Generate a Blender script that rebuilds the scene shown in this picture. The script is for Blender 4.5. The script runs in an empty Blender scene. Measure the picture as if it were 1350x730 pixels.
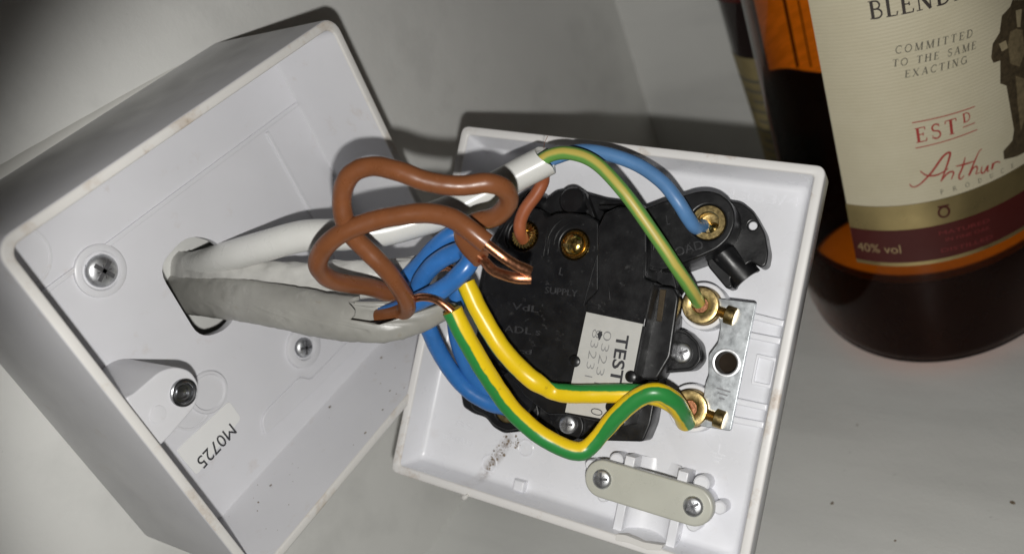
import bpy, bmesh, math, random
from mathutils import Matrix, Vector
random.seed(7)
S = bpy.context.scene
COL = S.collection
MM = 0.001

# ------------------------------------------------------------------ camera
CAM_ROT = ((0.502678, -0.791942, -0.346615), (-0.606000, -0.036870, -0.794610), (0.616505, 0.609482, -0.498451))          # rows: right, down, forward of the view
CAM_POS = (-47.201, -189.455, 122.865)          # millimetres
cam = bpy.data.cameras.new("camera")
cam_o = bpy.data.objects.new("camera", cam)
COL.objects.link(cam_o)
r, d_, f_ = [Vector(v) for v in CAM_ROT]
cam_m = Matrix((( r.x, -d_.x, -f_.x), (r.y, -d_.y, -f_.y), (r.z, -d_.z, -f_.z)))
cam_o.matrix_world = Matrix.Translation(Vector(CAM_POS) * MM) @ cam_m.to_4x4()
cam.sensor_width = 36.0
cam.lens = 36.0 * 1166.01 / 1350.0
cam.clip_start = 0.01
cam.clip_end = 20.0
cam.dof.use_dof = True
cam.dof.focus_distance = 0.183
cam.dof.aperture_fstop = 15.0
S.camera = cam_o

# ------------------------------------------------------------------ light
W = bpy.data.worlds.new("World")
S.world = W
W.use_nodes = True
bg = W.node_tree.nodes["Background"]
bg.inputs[0].default_value = (1.0, 0.86, 0.70, 1)
bg.inputs[1].default_value = 0.012

fl = bpy.data.lights.new("phone_flash", 'SPOT')       # the phone's flash, 15 mm under its lens
fl.energy = 1.22
fl.color = (1.0, 0.985, 0.95)
fl.shadow_soft_size = 0.0018
fl.spot_size = math.radians(76)
fl.spot_blend = 0.38
fl_o = bpy.data.objects.new("phone_flash", fl)
COL.objects.link(fl_o)
fl_o.matrix_world = cam_o.matrix_world @ Matrix.Translation((0.0007, -0.0148, 0.0)) @ Matrix.Rotation(math.radians(-3), 4, 'Y') @ Matrix.Rotation(math.radians(-1.5), 4, 'X')

S.view_settings.view_transform = 'Standard'
S.view_settings.look = 'None'
S.view_settings.exposure = 0.0
S.view_settings.gamma = 1.0
S.cycles.max_bounces = 10
S.cycles.transparent_max_bounces = 16
S.cycles.sample_clamp_indirect = 3.0

# ------------------------------------------------------------------ materials
class NT:
    def __init__(s, name):
        s.m = bpy.data.materials.new(name); s.m.use_nodes = True
        s.t = s.m.node_tree; s.b = s.t.nodes["Principled BSDF"]; s.out = s.t.nodes["Material Output"]
    def n(s, typ, **kw):
        k = s.t.nodes.new(typ)
        for a, v in kw.items():
            if a.startswith("i_"):
                k.inputs[a[2:].replace("_", " ")].default_value = v
            else: setattr(k, a, v)
        return k
    def l(s, a, b): s.t.links.new(a, b)
    def coord(s):
        if not hasattr(s, "tc"): s.tc = s.n("ShaderNodeTexCoord")
        return s.tc.outputs["Object"]
    def noise(s, scale, detail=4, rough=.55, vec=None):
        k = s.n("ShaderNodeTexNoise"); k.inputs["Scale"].default_value = scale
        k.inputs["Detail"].default_value = detail; k.inputs["Roughness"].default_value = rough
        s.l(vec or s.coord(), k.inputs["Vector"]); return k.outputs["Fac"]
    def ramp(s, fac, stops):
        k = s.n("ShaderNodeValToRGB"); e = k.color_ramp.elements
        while len(e) < len(stops): e.new(.5)
        for el, (p, c) in zip(e, stops):
            el.position = p; el.color = (c, c, c, 1) if isinstance(c, (int, float)) else (*c, 1)
        s.l(fac, k.inputs[0]); return k.outputs[0]
    def mix(s, fac, a, b, blend='MIX'):
        k = s.n("ShaderNodeMix", data_type='RGBA', blend_type=blend)
        for sock, v in ((k.inputs[0], fac), (k.inputs[6], a), (k.inputs[7], b)):
            if isinstance(v, (int, float)): sock.default_value = v
            elif isinstance(v, tuple): sock.default_value = (*v, 1)
            else: s.l(v, sock)
        return k.outputs[2]
    def math(s, op, a, b=0.0, c=None):
        k = s.n("ShaderNodeMath", operation=op)
        for i, v in enumerate((a, b, c)):
            if v is None: continue
            if isinstance(v, (int, float)): k.inputs[i].default_value = v
            else: s.l(v, k.inputs[i])
        return k.outputs[0]
    def bump(s, h, dist=.0002, strength=.4):
        k = s.n("ShaderNodeBump"); k.inputs["Strength"].default_value = strength
        k.inputs["Distance"].default_value = dist
        s.l(h, k.inputs["Height"]); s.l(k.outputs[0], s.b.inputs["Normal"])

def plain(name, col, rough=.45, metal=0.0, var=.06, scale=400, bump=.0, bscale=2500, bdist=.00005, spec=.5, coat=0):
    t = NT(name); b = t.b
    b.inputs["Roughness"].default_value = rough
    b.inputs["Metallic"].default_value = metal
    b.inputs["Specular IOR Level"].default_value = spec
    b.inputs["Coat Weight"].default_value = coat
    f = t.ramp(t.noise(scale), [(.3, 0), (.7, 1)])
    t.l(t.mix(f, tuple(c * (1 - var) for c in col), tuple(min(1, c * (1 + var)) for c in col)), b.inputs["Base Color"])
    rr = t.ramp(t.noise(scale * 2.1), [(.3, max(.05, rough - .08)), (.7, min(1, rough + .08))])
    t.l(rr, b.inputs["Roughness"])
    if bump: t.bump(t.noise(bscale), bdist, bump)
    return t

def surface(name, col, rough):
    t = plain(name, col, rough, var=.05, scale=14)
    base = t.b.inputs["Base Color"].links[0].from_socket
    mp = t.n("ShaderNodeMapping"); mp.inputs["Rotation"].default_value = (.3, .5, .7); mp.inputs["Scale"].default_value = (1, .18, 1); t.l(t.coord(), mp.inputs[0])
    f = t.ramp(t.noise(45, 5, .6, mp.outputs[0]), [(.48, 0), (.70, .55)])         # wiped smears
    c = t.mix(f, base, tuple(x * .80 for x in col))
    f2 = t.ramp(t.noise(420, 3, .6), [(.70, 0), (.76, .45)])                        # fine dirt
    c = t.mix(f2, c, tuple(x * .55 for x in col))
    t.l(c, t.b.inputs["Base Color"])
    t.l(t.ramp(t.noise(60, 5, .6, mp.outputs[0]), [(.35, rough - .1), (.7, rough + .15)]), t.b.inputs["Roughness"])
    h = t.math('ADD', t.noise(110, 4), t.math('MULTIPLY', t.noise(900, 2), .25))
    t.bump(h, .00035, .5)
    return t
def plastic(name, col, stain=.0, rough=.38, stain_scale=180, lo=.56, hi=.72):
    """white moulded plastic with brownish handling marks"""
    t = plain(name, col, rough, var=.025, scale=60, bump=.12, bscale=1800)
    if stain:
        base = t.b.inputs["Base Color"].links[0].from_socket
        f1 = t.ramp(t.noise(stain_scale, 6, .65), [(lo, 0), (hi, 1)])
        f2 = t.ramp(t.noise(stain_scale * 6, 3, .6), [(.60, 0), (.72, .8)])
        c = t.mix(t.math('MULTIPLY', f1, stain), base, (.40, .27, .15))
        f3 = t.math('MULTIPLY', t.math('MULTIPLY', f2, f1), stain)
        t.l(t.mix(f3, c, (.10, .06, .035)), t.b.inputs["Base Color"])
    return t

M = {}
M['wall'] = surface('painted_wall', (.74, .74, .715), .5)
M['worktop'] = surface('worktop_paint', (.75, .755, .73), .36)
M['box'] = plastic('box_plastic', (.665, .665, .69), .28, lo=.60, hi=.80).m
M['box_rim'] = plastic('box_rim_plastic', (.70, .685, .66), .62, .5, 110, .54, .74).m
M['box_base'] = plastic('box_base_plastic', (.68, .68, .71), .25, .36, 150, .62, .80).m
M['plate'] = plastic('plate_plastic', (.785, .79, .825), .12, .30, 140, .62, .8).m
def smeared(t, seg):
    (ax, ay), (bx_, by_) = seg
    L = math.hypot(bx_ - ax, by_ - ay); an = math.atan2(by_ - ay, bx_ - ax)
    base = t.b.inputs["Base Color"].links[0].from_socket
    m1 = t.n("ShaderNodeMapping", vector_type='TEXTURE'); m1.inputs["Location"].default_value = (ax * MM, ay * MM, 0); m1.inputs["Rotation"].default_value = (0, 0, an)
    t.l(t.coord(), m1.inputs[0]); sp = t.n("ShaderNodeSeparateXYZ"); t.l(m1.outputs[0], sp.inputs[0])
    nz = t.noise(600, 5, .7)
    wy = t.ramp(t.math('MULTIPLY', t.math('ABSOLUTE', sp.outputs[1]), 400.0), [(.15, 1), (.8, 0)])
    wx = t.ramp(t.math('ADD', t.math('MULTIPLY', sp.outputs[0], 1 / (L * MM * 1.4)), .15), [(.0, 0), (.15, 1), (.8, .8), (1, 0)])
    f = t.math('MULTIPLY', t.math('MULTIPLY', wy, wx), t.ramp(nz, [(.40, 0), (.62, .75)]))
    t.l(t.mix(f, base, (.17, .12, .085)), t.b.inputs["Base Color"])
    return t.m
M['plate_shell'] = smeared(plastic('plate_shell_plastic', (.785, .79, .825), .16, .30, 140, .60, .8), ((-17.24, -29.14), (-21.95, -39.22)))
M['plate_rim'] = plastic('plate_rim_plastic', (.79, .775, .76), 1.0, .42, 70, .56, .74).m
M['wall'] = M['wall'].m; M['worktop'] = M['worktop'].m
M['nylon'] = plain('nylon', (.52, .52, .455), .33, var=.05, scale=120, bump=.15, bscale=900).m
M['white_flex'] = plain('white_sheath', (.72, .72, .69), .30, var=.04, scale=90, bump=.1, bscale=900).m
M['sticker'] = plain('paper_sticker', (.53, .525, .50), .55, var=.05, scale=300).m
M['sticker_print'] = plain('sticker_print', (.03, .03, .035), .6, var=.1).m
M['sticker_faint'] = plain('sticker_faint_print', (.24, .24, .24), .6, var=.25).m
M['white_sticker'] = plain('white_sticker', (.80, .80, .79), .4, var=.02, scale=60).m
M['brass'] = plain('brass', (.56, .42, .19), .36, 1.0, var=.12, scale=700, bump=.25, bscale=3000).m
M['brass_bright'] = plain('bright_brass', (.78, .55, .18), .20, 1.0, var=.15, scale=700, bump=.2, bscale=2600).m
M['copper'] = plain('bare_copper', (.68, .31, .17), .34, 1.0, var=.22, scale=900, bump=.3, bscale=2500).m
M['dull_brass'] = plain('tarnished_brass', (.05, .035, .018), .5, .5, var=.4, scale=300).m
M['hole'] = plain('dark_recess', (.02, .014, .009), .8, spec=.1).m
M['bead'] = plain('filler_bead', (.66, .655, .62), .45, var=.04, scale=60, bump=.3, bscale=300, bdist=.0002).m
M['smudge'] = plain('brown_dirt', (.20, .15, .10), .8, var=.4, scale=900).m
M['dirt'] = plain('dirt_speck', (.07, .05, .03), .8, var=.3).m

def wire_mat(name, col, rough=.38, mark=.5):
    t = plain(name, col, rough, var=.10, scale=220, bump=.22, bscale=700, bdist=.0001)
    base = t.b.inputs["Base Color"].links[0].from_socket
    f = t.ramp(t.noise(900, 3, .6), [(.66, 0), (.74, mark)])
    t.l(t.mix(f, base, tuple(min(1, c * 1.5 + .06) for c in col)), t.b.inputs["Base Color"])
    return t.m
M['brown'] = wire_mat('brown_insulation', (.195, .070, .027), .33, .3)
M['flex_brown'] = wire_mat('red_brown_insulation', (.36, .105, .042), .42, .2)
M['blue'] = wire_mat('blue_insulation', (.035, .165, .47), .33, .35)
M['flex_blue'] = wire_mat('pale_blue_insulation', (.10, .235, .47), .42, .3)

def grey_sheath():
    t = plain('grey_sheath', (.32, .315, .29), .36, var=.12, scale=130, bump=.3, bscale=260, bdist=.0003)
    base = t.b.inputs["Base Color"].links[0].from_socket
    f = t.ramp(t.noise(140, 6, .75), [(.56, 0), (.70, .35)])
    c = t.mix(f, base, (.56, .55, .52))
    f2 = t.ramp(t.noise(320, 5, .7), [(.62, 0), (.76, .35)])
    t.l(t.mix(f2, c, (.24, .19, .11)), t.b.inputs["Base Color"])
    return t.m
M['grey_sheath'] = grey_sheath()
M['pale_sheath'] = plain('pale_sheath', (.55, .545, .52), .42, var=.15, scale=120, bump=.4, bscale=500, bdist=.0003).m

def striped(name, a, b, half, edge=.01, rough=.33):
    """two-colour earth sleeve: colour b on a band of the circumference (UV u = .5)"""
    t = NT(name); t.b.inputs["Roughness"].default_value = rough
    uv = t.n("ShaderNodeUVMap")
    sx = t.n("ShaderNodeSeparateXYZ"); t.l(uv.outputs[0], sx.inputs[0])
    wob = t.math('MULTIPLY', t.math('SUBTRACT', t.noise(300, 3), .5), .055)
    d = t.math('ABSOLUTE', t.math('SUBTRACT', t.math('ADD', sx.outputs[0], wob), .5))
    f = t.ramp(d, [(half - edge, 1), (half + edge, 0)])
    c = t.mix(f, a, b)
    g = t.ramp(t.noise(700, 4, .65), [(.64, 0), (.74, .45)])
    c = t.mix(g, c, (.20, .13, .03))
    t.l(c, t.b.inputs["Base Color"]); t.bump(t.noise(600), .00008, .25)
    return t.m
M['sleeve'] = striped('yellow_green_sleeve', (.86, .60, .012), (.03, .25, .055), .125)
M['flex_earth'] = striped('green_yellow_core', (.14, .34, .07), (.55, .45, .10), .075, .03, .42)

def black_plastic():
    t = NT('black_plastic'); b = t.b
    n1 = t.ramp(t.noise(90, 4), [(.3, 0), (.7, 1)])
    c = t.mix(n1, (.005, .005, .006), (.012, .012, .013))
    sc = t.ramp(t.noise(420, 6, .75), [(.60, 0), (.70, .38)])          # dusty scuffs
    c = t.mix(sc, c, (.13, .13, .13))
    mp = t.n("ShaderNodeMapping"); mp.inputs["Rotation"].default_value = (0, 0, .9); mp.inputs["Scale"].default_value = (1, .05, 1)
    t.l(t.coord(), mp.inputs[0])
    s2 = t.ramp(t.noise(500, 2, .5, mp.outputs[0]), [(.70, 0), (.75, .30)])   # long scratches
    t.l(t.mix(s2, c, (.20, .20, .20)), b.inputs["Base Color"])
    t.l(t.ramp(t.noise(300), [(.3, .28), (.7, .46)]), b.inputs["Roughness"])
    b.inputs["Specular IOR Level"].default_value = .45
    t.bump(t.noise(1500), .00006, .35)
    return t.m
M['black'] = black_plastic()
M['black_text'] = plain('raised_black', (.045, .045, .048), .28).m

def zinc(name, lo, hi, rough):
    t = NT(name); b = t.b; b.inputs["Metallic"].default_value = 1
    v = t.n("ShaderNodeTexVoronoi"); v.inputs["Scale"].default_value = 900; t.l(t.coord(), v.inputs["Vector"])
    f = t.ramp(t.noise(500, 5, .7), [(.3, 0), (.7, 1)])
    t.l(t.mix(f, lo, hi), b.inputs["Base Color"])
    t.l(t.ramp(t.noise(700), [(.3, rough - .03), (.7, rough + .05)]), b.inputs["Roughness"])
    t.bump(t.noise(2200, 4, .7), .00002, .3)
    return t.m
M['zinc'] = zinc('zinc_plate', (.50, .53, .55), (.66, .69, .71), .30)
M['screw'] = zinc('screw_steel', (.45, .46, .48), (.82, .83, .84), .42)
M['insert'] = zinc('insert_steel', (.22, .225, .235), (.42, .425, .44), .30)
M['slot'] = plain('screw_slot', (.20, .20, .21), .45, .8).m

def glass_shell(name, tint, rough=.03):
    t = NT(name)
    tr = t.n("ShaderNodeBsdfTransparent"); tr.inputs[0].default_value = (*tint, 1)
    gl = t.n("ShaderNodeBsdfGlossy"); gl.inputs["Roughness"].default_value = rough
    fr = t.n("ShaderNodeLayerWeight"); fr.inputs[0].default_value = .5
    fc = t.math('MULTIPLY_ADD', t.math('POWER', fr.outputs["Facing"], 5.0), .92, .018)
    mx = t.n("ShaderNodeMixShader")
    t.l(fc, mx.inputs[0]); t.l(tr.outputs[0], mx.inputs[1]); t.l(gl.outputs[0], mx.inputs[2])
    t.l(mx.outputs[0], t.out.inputs["Surface"])
    return t.m
M['whisky_glass'] = glass_shell('whisky_glass', (1.0, .47, .07))
M['whisky'] = plain('deep_whisky', (.004, .0018, .001), .3, var=.2, scale=50, spec=.1).m  # opaque near-black, the dark inside the bottle put into the colour
M['pale_base'] = plain('pale_base', (.80, .78, .70), .4).m  # pale colour stands in for light coming up through the foot
M['dark_glass'] = plain('dark_bottle', (.018, .010, .010), .10, var=.2, scale=40, spec=.6).m

def label_paper():
    t = NT('laid_label_paper'); b = t.b; b.inputs["Roughness"].default_value = .5
    w = t.n("ShaderNodeTexWave", wave_type='BANDS', bands_direction='Z'); w.inputs["Scale"].default_value = 330
    w.inputs["Distortion"].default_value = 1.2; w.inputs["Detail"].default_value = 2
    w.inputs["Detail Scale"].default_value = 3
    t.l(t.coord(), w.inputs["Vector"])
    n = t.ramp(t.noise(120), [(.3, 0), (.7, 1)])
    c = t.mix(n, (.66, .60, .43), (.70, .64, .47))
    f = t.math('MULTIPLY', w.outputs["Fac"], .16)
    t.l(t.mix(f, c, (.50, .45, .32)), b.inputs["Base Color"])
    t.bump(w.outputs["Fac"], .00008, .5)
    return t.m
M['label'] = label_paper()
M['label_gold'] = plain('gold_foil', (.60, .47, .22), .33, .85, var=.12, scale=90).m
M['label_red'] = plain('dark_red_print', (.075, .010, .008), .45, var=.08, scale=60).m
M['ink_black'] = plain('dark_ink', (.05, .04, .035), .55).m
M['ink_grey'] = plain('grey_ink', (.16, .15, .115), .55).m
M['ink_red'] = plain('red_ink', (.42, .055, .045), .5).m
M['ink_gold'] = plain('gold_ink', (.45, .33, .17), .45, .3).m
M['ink_dull_red'] = plain('dull_red_ink', (.20, .03, .03), .5).m
M['ink_coat'] = plain('sepia_dark', (.075, .055, .03), .55, var=.35, scale=900).m
M['ink_vest'] = plain('sepia_mid', (.20, .155, .085), .55, var=.3, scale=900).m
M['ink_skin'] = plain('sepia_light', (.40, .33, .20), .55, var=.15, scale=900).m
def back_paper():
    t = NT('back_label_paper'); b = t.b; b.inputs["Roughness"].default_value = .6
    mp = t.n("ShaderNodeMapping"); mp.inputs["Scale"].default_value = (1, 1, 5); t.l(t.coord(), mp.inputs[0])
    f = t.ramp(t.noise(110, 4, .6, mp.outputs[0]), [(.40, .0), (.62, 1)])
    t.l(t.mix(f, (.78, .76, .70), (.98, .97, .95)), b.inputs["Base Color"])
    return t.m
M['back_label'] = back_paper()
M['old_label'] = plain('aged_gold_label', (.36, .29, .14), .5, .2, var=.15, scale=120).m
M['cap'] = plain('red_cap', (.22, .01, .02), .35).m
M['cork_cap'] = plain('gold_cap', (.45, .33, .12), .3, .9).m

# ------------------------------------------------------------------ builders
def set_tag(o, label=None, cat=None, group=None, kind=None):
    for k, v in (("label", label), ("category", cat), ("group", group), ("kind", kind)):
        if v: o[k] = v
    return o

def empty(name, mat, label, cat, group=None):
    o = bpy.data.objects.new(name, None); COL.objects.link(o)
    o.empty_display_size = .01; o.matrix_world = mat
    return set_tag(o, label, cat, group)

def link(name, me, mat=None, parent=None, matrix=None, smooth=40):
    """link a mesh given in millimetres as one object"""
    if not me.get("scaled"):
        me.transform(Matrix.Scale(MM, 4)); me["scaled"] = 1
        if smooth:
            me.polygons.foreach_set("use_smooth", [True] * len(me.polygons))
            me.set_sharp_from_angle(angle=math.radians(smooth))
    if mat and not me.materials: me.materials.append(mat)
    o = bpy.data.objects.new(name, me); COL.objects.link(o)
    if parent: o.parent = parent
    if matrix is not None: o.matrix_local = matrix
    return o

def at(x, y, z, rx=0, ry=0, rz=0):
    return Matrix.Translation((x * MM, y * MM, z * MM)) @ Matrix.Rotation(math.radians(rz), 4, 'Z') @ \
        Matrix.Rotation(math.radians(ry), 4, 'Y') @ Matrix.Rotation(math.radians(rx), 4, 'X')

def from_py(v, f):
    me = bpy.data.meshes.new("mesh"); me.from_pydata(v, [], f); me.update(); return me

def join(*mes):
    bm = bmesh.new()
    for m in mes: bm.from_mesh(m)
    me = bpy.data.meshes.new("mesh"); bm.to_mesh(me); bm.free(); return me

def prism(outer, z0, z1, bev=.25, holes=(), smooth_pts=False, res=3):
    """flat shape with holes, extruded from z0 to z1 with a rounded edge"""
    cu = bpy.data.curves.new("shape", 'CURVE'); cu.dimensions = '2D'; cu.fill_mode = 'BOTH'
    for pts in (outer, *holes):
        sp = cu.splines.new('POLY'); sp.points.add(len(pts) - 1)
        for p, q in zip(sp.points, pts): p.co = (q[0], q[1], 0, 1)
        sp.use_cyclic_u = True
    cu.extrude = (z1 - z0) / 2 - bev; cu.bevel_depth = bev; cu.bevel_resolution = res; cu.offset = -bev
    o = bpy.data.objects.new("shape", cu); me = bpy.data.meshes.new_from_object(o)
    bpy.data.objects.remove(o); bpy.data.curves.remove(cu)
    me.materials.clear()
    me.transform(Matrix.Translation((0, 0, (z0 + z1) / 2)))
    return me

def circle(cx, cy, rad, n=32, a0=0, a1=360):
    k = n if abs(a1 - a0) >= 360 else n + 1
    return [(cx + rad * math.cos(math.radians(a0 + (a1 - a0) * i / n)), cy + rad * math.sin(math.radians(a0 + (a1 - a0) * i / n))) for i in range(k)]

def rounded(pts, rad=.8, n=4):
    """round the corners of a polygon"""
    out = []; N = len(pts)
    for i in range(N):
        p = Vector(pts[i]); a = Vector(pts[i - 1]); b = Vector(pts[(i + 1) % N])
        u = a - p; w = b - p; k = min(rad, u.length * .45, w.length * .45)
        s = p + u.normalized() * k; e = p + w.normalized() * k
        for j in range(n + 1):
            t = j / n
            q = s * (1 - t) ** 2 + p * 2 * t * (1 - t) + e * t * t
            out.append((q.x, q.y))
    return out

def rrect(x0, y0, x1, y1, rad, n=6):
    pts = []
    for cx, cy, a in ((x1 - rad, y1 - rad, 0), (x0 + rad, y1 - rad, 90), (x0 + rad, y0 + rad, 180), (x1 - rad, y0 + rad, 270)):
        for i in range(n + 1):
            t = math.radians(a + 90 * i / n); pts.append((cx + rad * math.cos(t), cy + rad * math.sin(t)))
    return pts

def stadium(a, b, rad, n=14):
    a = Vector(a); b = Vector(b); an = math.degrees(math.atan2((b - a).y, (b - a).x))
    return circle(b.x, b.y, rad, n, an - 90, an + 90) + circle(a.x, a.y, rad, n, an + 90, an + 270)

def loops_mesh(loops, cap_first=False, cap_last=False, closed=True):
    n = len(loops[0]); v = [p for l in loops for p in l]; f = []
    for i in range(len(loops) - 1):
        for j in range(n if closed else n - 1):
            k = (j + 1) % n
            f.append((i * n + j, i * n + k, (i + 1) * n + k, (i + 1) * n + j))
    if cap_first: f.append(tuple(range(n))[::-1])
    if cap_last: f.append(tuple((len(loops) - 1) * n + j for j in range(n)))
    return from_py(v, f)

def lathe(prof, n=40, cap0=False, cap1=False):
    return loops_mesh([[(r_ * math.cos(2 * math.pi * j / n), r_ * math.sin(2 * math.pi * j / n), z) for j in range(n)] for r_, z in prof], cap0, cap1)

def box(x0, y0, z0, x1, y1, z1, bev=.2):
    return prism([(x0, y0), (x1, y0), (x1, y1), (x0, y1)], z0, z1, bev)

VIEW = -Vector(CAM_ROT[2])      # a fixed direction, used as zero for the stripe on a sleeve

def curve_pts(pts, step=.7):
    """Catmull-Rom through the points, resampled evenly"""
    P = [Vector(p) for p in pts]; P = [P[0] * 2 - P[1]] + P + [P[-1] * 2 - P[-2]]
    out = []
    for i in range(1, len(P) - 2):
        n = max(2, int((P[i + 1] - P[i]).length / step))
        p0, p1, p2, p3 = P[i - 1:i + 3]
        for j in range(n):
            t = j / n
            out.append(.5 * ((2 * p1) + (p2 - p0) * t + (2 * p0 - 5 * p1 + 4 * p2 - p3) * t * t + (3 * p1 - p0 - 3 * p2 + p3) * t ** 3))
    out.append(P[-2]); return out

def interp(tab, t):
    if isinstance(tab, (int, float)): return tab
    for (a, x), (b, y) in zip(tab, tab[1:]):
        if t <= b: return x + (y - x) * max(0, (t - a)) / (b - a)
    return tab[-1][1]

from mathutils import noise as mnoise
def tube(pts, rad, n=20, twist=0, flat=1.0, step=.7, cap=True, ends=None, wall=None, wob=0.0, pinch=None):
    """a round or flat tube along pts. rad/twist/flat may be tables over 0..1. ends: length fraction reached per angle (ragged cut);
    wall: hollow tube with that wall thickness"""
    C = curve_pts(pts, step); N = len(C)
    T = [(C[min(i + 1, N - 1)] - C[max(i - 1, 0)]).normalized() for i in range(N)]
    def frame(i):
        t = T[i]; u = VIEW - t * VIEW.dot(t)
        if u.length < .15:
            u = Vector((0, 0, 1)) - t * t.z
        u.normalize(); return u, t.cross(u)
    F = [frame(i) for i in range(N)]
    for _ in range(6):   # smooth the frames so that bends towards the eye do not kink
        G = []
        for i in range(N):
            u = F[max(i - 1, 0)][0] + F[i][0] * 2 + F[min(i + 1, N - 1)][0]
            u -= T[i] * u.dot(T[i]); u.normalize(); G.append((u, T[i].cross(u)))
        F = G
    def ring(inset):
        L = []
        for i in range(N):
            row = []
            for j in range(n):
                a = 2 * math.pi * j / n
                s = i / (N - 1)
                if ends: s *= ends(a)
                x = s * (N - 1); k = min(int(x), N - 2); w = x - k
                c = C[k].lerp(C[k + 1], w); u = F[k][0].lerp(F[k + 1][0], w); b = F[k][1].lerp(F[k + 1][1], w)
                R = interp(rad, s) - inset; fl_ = interp(flat, s)
                if wob:
                    q = c + u * (R * math.cos(a)) + b * (R * math.sin(a))
                    R *= 1 + wob * (mnoise.noise(q * .33) + .5 * mnoise.noise(q * .9))
                row.append(c + u * (R * fl_ * math.cos(a)) + b * (R * math.sin(a)))
            L.append(row)
        return L
    L = ring(0)
    if wall:
        I = ring(wall); L = L + I[::-1]
    v = [p for l in L for p in l]; f = []; uvs = []
    m = len(L)
    for i in range(m - 1):
        for j in range(n):
            k = (j + 1) % n
            f.append((i * n + j, i * n + k, (i + 1) * n + k, (i + 1) * n + j))
            t0 = interp(twist, min(1, i / (N - 1))) / 360; t1 = interp(twist, min(1, (i + 1) / (N - 1))) / 360
            u0 = j / n + .5; u1 = (j + 1) / n + .5
            base = math.floor((u0 + u1) / 2 - (t0 + t1) / 2)
            uvs += [(u0 - t0 - base, i), (u1 - t0 - base, i), (u1 - t1 - base, i + 1), (u0 - t1 - base, i + 1)]
    if cap and not wall:
        f.append(tuple(range(n))[::-1]); f.append(tuple((m - 1) * n + j for j in range(n)))
        uvs += [(0.1, 0)] * (2 * n)
    me = from_py(v, f)
    uv = me.uv_layers.new(name="UVMap")
    for i, q in enumerate(uvs): uv.data[i].uv = q
    return me

def text(body, size, depth=.08, bold=0.0, shear=0.0, space=1.0, align='LEFT'):
    cu = bpy.data.curves.new("text", 'FONT'); cu.body = body; cu.size = size; cu.extrude = depth / 2
    cu.offset = bold; cu.shear = shear; cu.space_character = space; cu.align_x = align
    cu.resolution_u = 3
    o = bpy.data.objects.new("text", cu); me = bpy.data.meshes.new_from_object(o)
    bpy.data.objects.remove(o); bpy.data.curves.remove(cu); me.materials.clear()
    return me

# ------------------------------------------------------------------ setting
ZF = -76.80; XR = 262.26
def slab(name, x0, y0, z0, x1, y1, z1, mat):
    v = [(x, y, z) for x in (x0, x1) for y in (y0, y1) for z in (z0, z1)]
    f = [(0, 1, 3, 2), (4, 6, 7, 5), (0, 4, 5, 1), (2, 3, 7, 6), (0, 2, 6, 4), (1, 5, 7, 3)]
    o = link(name, from_py(v, f), mat, smooth=0); return set_tag(o, kind='structure')
wall = slab('wall', -700, 0, ZF - 20, XR, 20, 500, M['wall'])
side = slab('side_wall', XR, -700, ZF - 20, XR + 20, 20, 500, M['wall'])
top = slab('worktop', -700, -700, ZF - 20, XR, 0, ZF, M['worktop'])
# filler bead above the box
me = tube([(-160, -1.0, 87.6), (-60, -1.0, 87.2), (0, -.8, 87.0), (40, -.3, 86.6), (80, .6, 86.2)], [(0, 4.0), (.5, 3.0), (.85, 1.2), (1, .4)], n=14, step=3, flat=.4, wob=.08)
link('filler_bead', me, M['bead'], wall)
for (x, y, z), sz in (((119.00, -155.66, -76.80), .9), ((108.18, -113.78, -76.80), .6), ((100.32, -131.81, -76.80), .45), ((138.07, -112.80, -76.80), .35)):
    bm = bmesh.new(); bmesh.ops.create_icosphere(bm, subdivisions=1, radius=sz)
    for vv in bm.verts: vv.co *= random.uniform(.6, 1.2); vv.co.z *= .5
    me = bpy.data.meshes.new('speck'); bm.to_mesh(me); bm.free()
    o = link('speck', me, M['smudge'], top); o.location = (x * MM, y * MM, z * MM)

# ------------------------------------------------------------------ screws (shared)
def pan_screw_mesh(rad, h):
    me1 = lathe([(rad, 0), (rad, h * .35), (rad * .93, h * .65), (rad * .75, h * .88), (rad * .45, h), (.001, h * 1.02)], 28)
    return me1
def cross_mesh(rad, z, ang=0, star=True):
    parts = []
    for a in ((0, 90) if not star else (0, 90)):
        m = box(-rad * .68, -rad * .13, z - .3, rad * .68, rad * .13, z + .06, .03)
        m.transform(Matrix.Rotation(math.radians(a + ang), 4, 'Z')); parts.append(m)
    if star:
        for a in (45, 135):
            m = box(-rad * .45, -rad * .035, z - .3, rad * .45, rad * .035, z + .045, .01)
            m.transform(Matrix.Rotation(math.radians(a + ang), 4, 'Z')); parts.append(m)
    return join(*parts)
def slot_mesh(rad, z, ang=0):
    m = box(-rad * .9, -rad * .16, z - .5, rad * .9, rad * .16, z + .05, .03)
    m.transform(Matrix.Rotation(math.radians(ang), 4, 'Z')); return m
_cache = {}
def screw(parent, x, y, z, rad, h=1.2, ang=20, kind='cross', mat='screw', name='screw', deep=False):
    key = (rad, h, mat)
    if key not in _cache: _cache[key] = pan_screw_mesh(rad, h)
    o = link(name, _cache[key], M[mat], parent, at(x, y, z, rz=ang))
    k2 = (rad, h, kind)
    # the recess is a sub-part unless the screw is one already
    if k2 not in _cache:
        _cache[k2] = cross_mesh(rad, h) if kind == 'cross' else slot_mesh(rad, h)
    if not deep:
        link('screw_recess', _cache[k2], M['slot'], o, Matrix())
    return o

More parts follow.
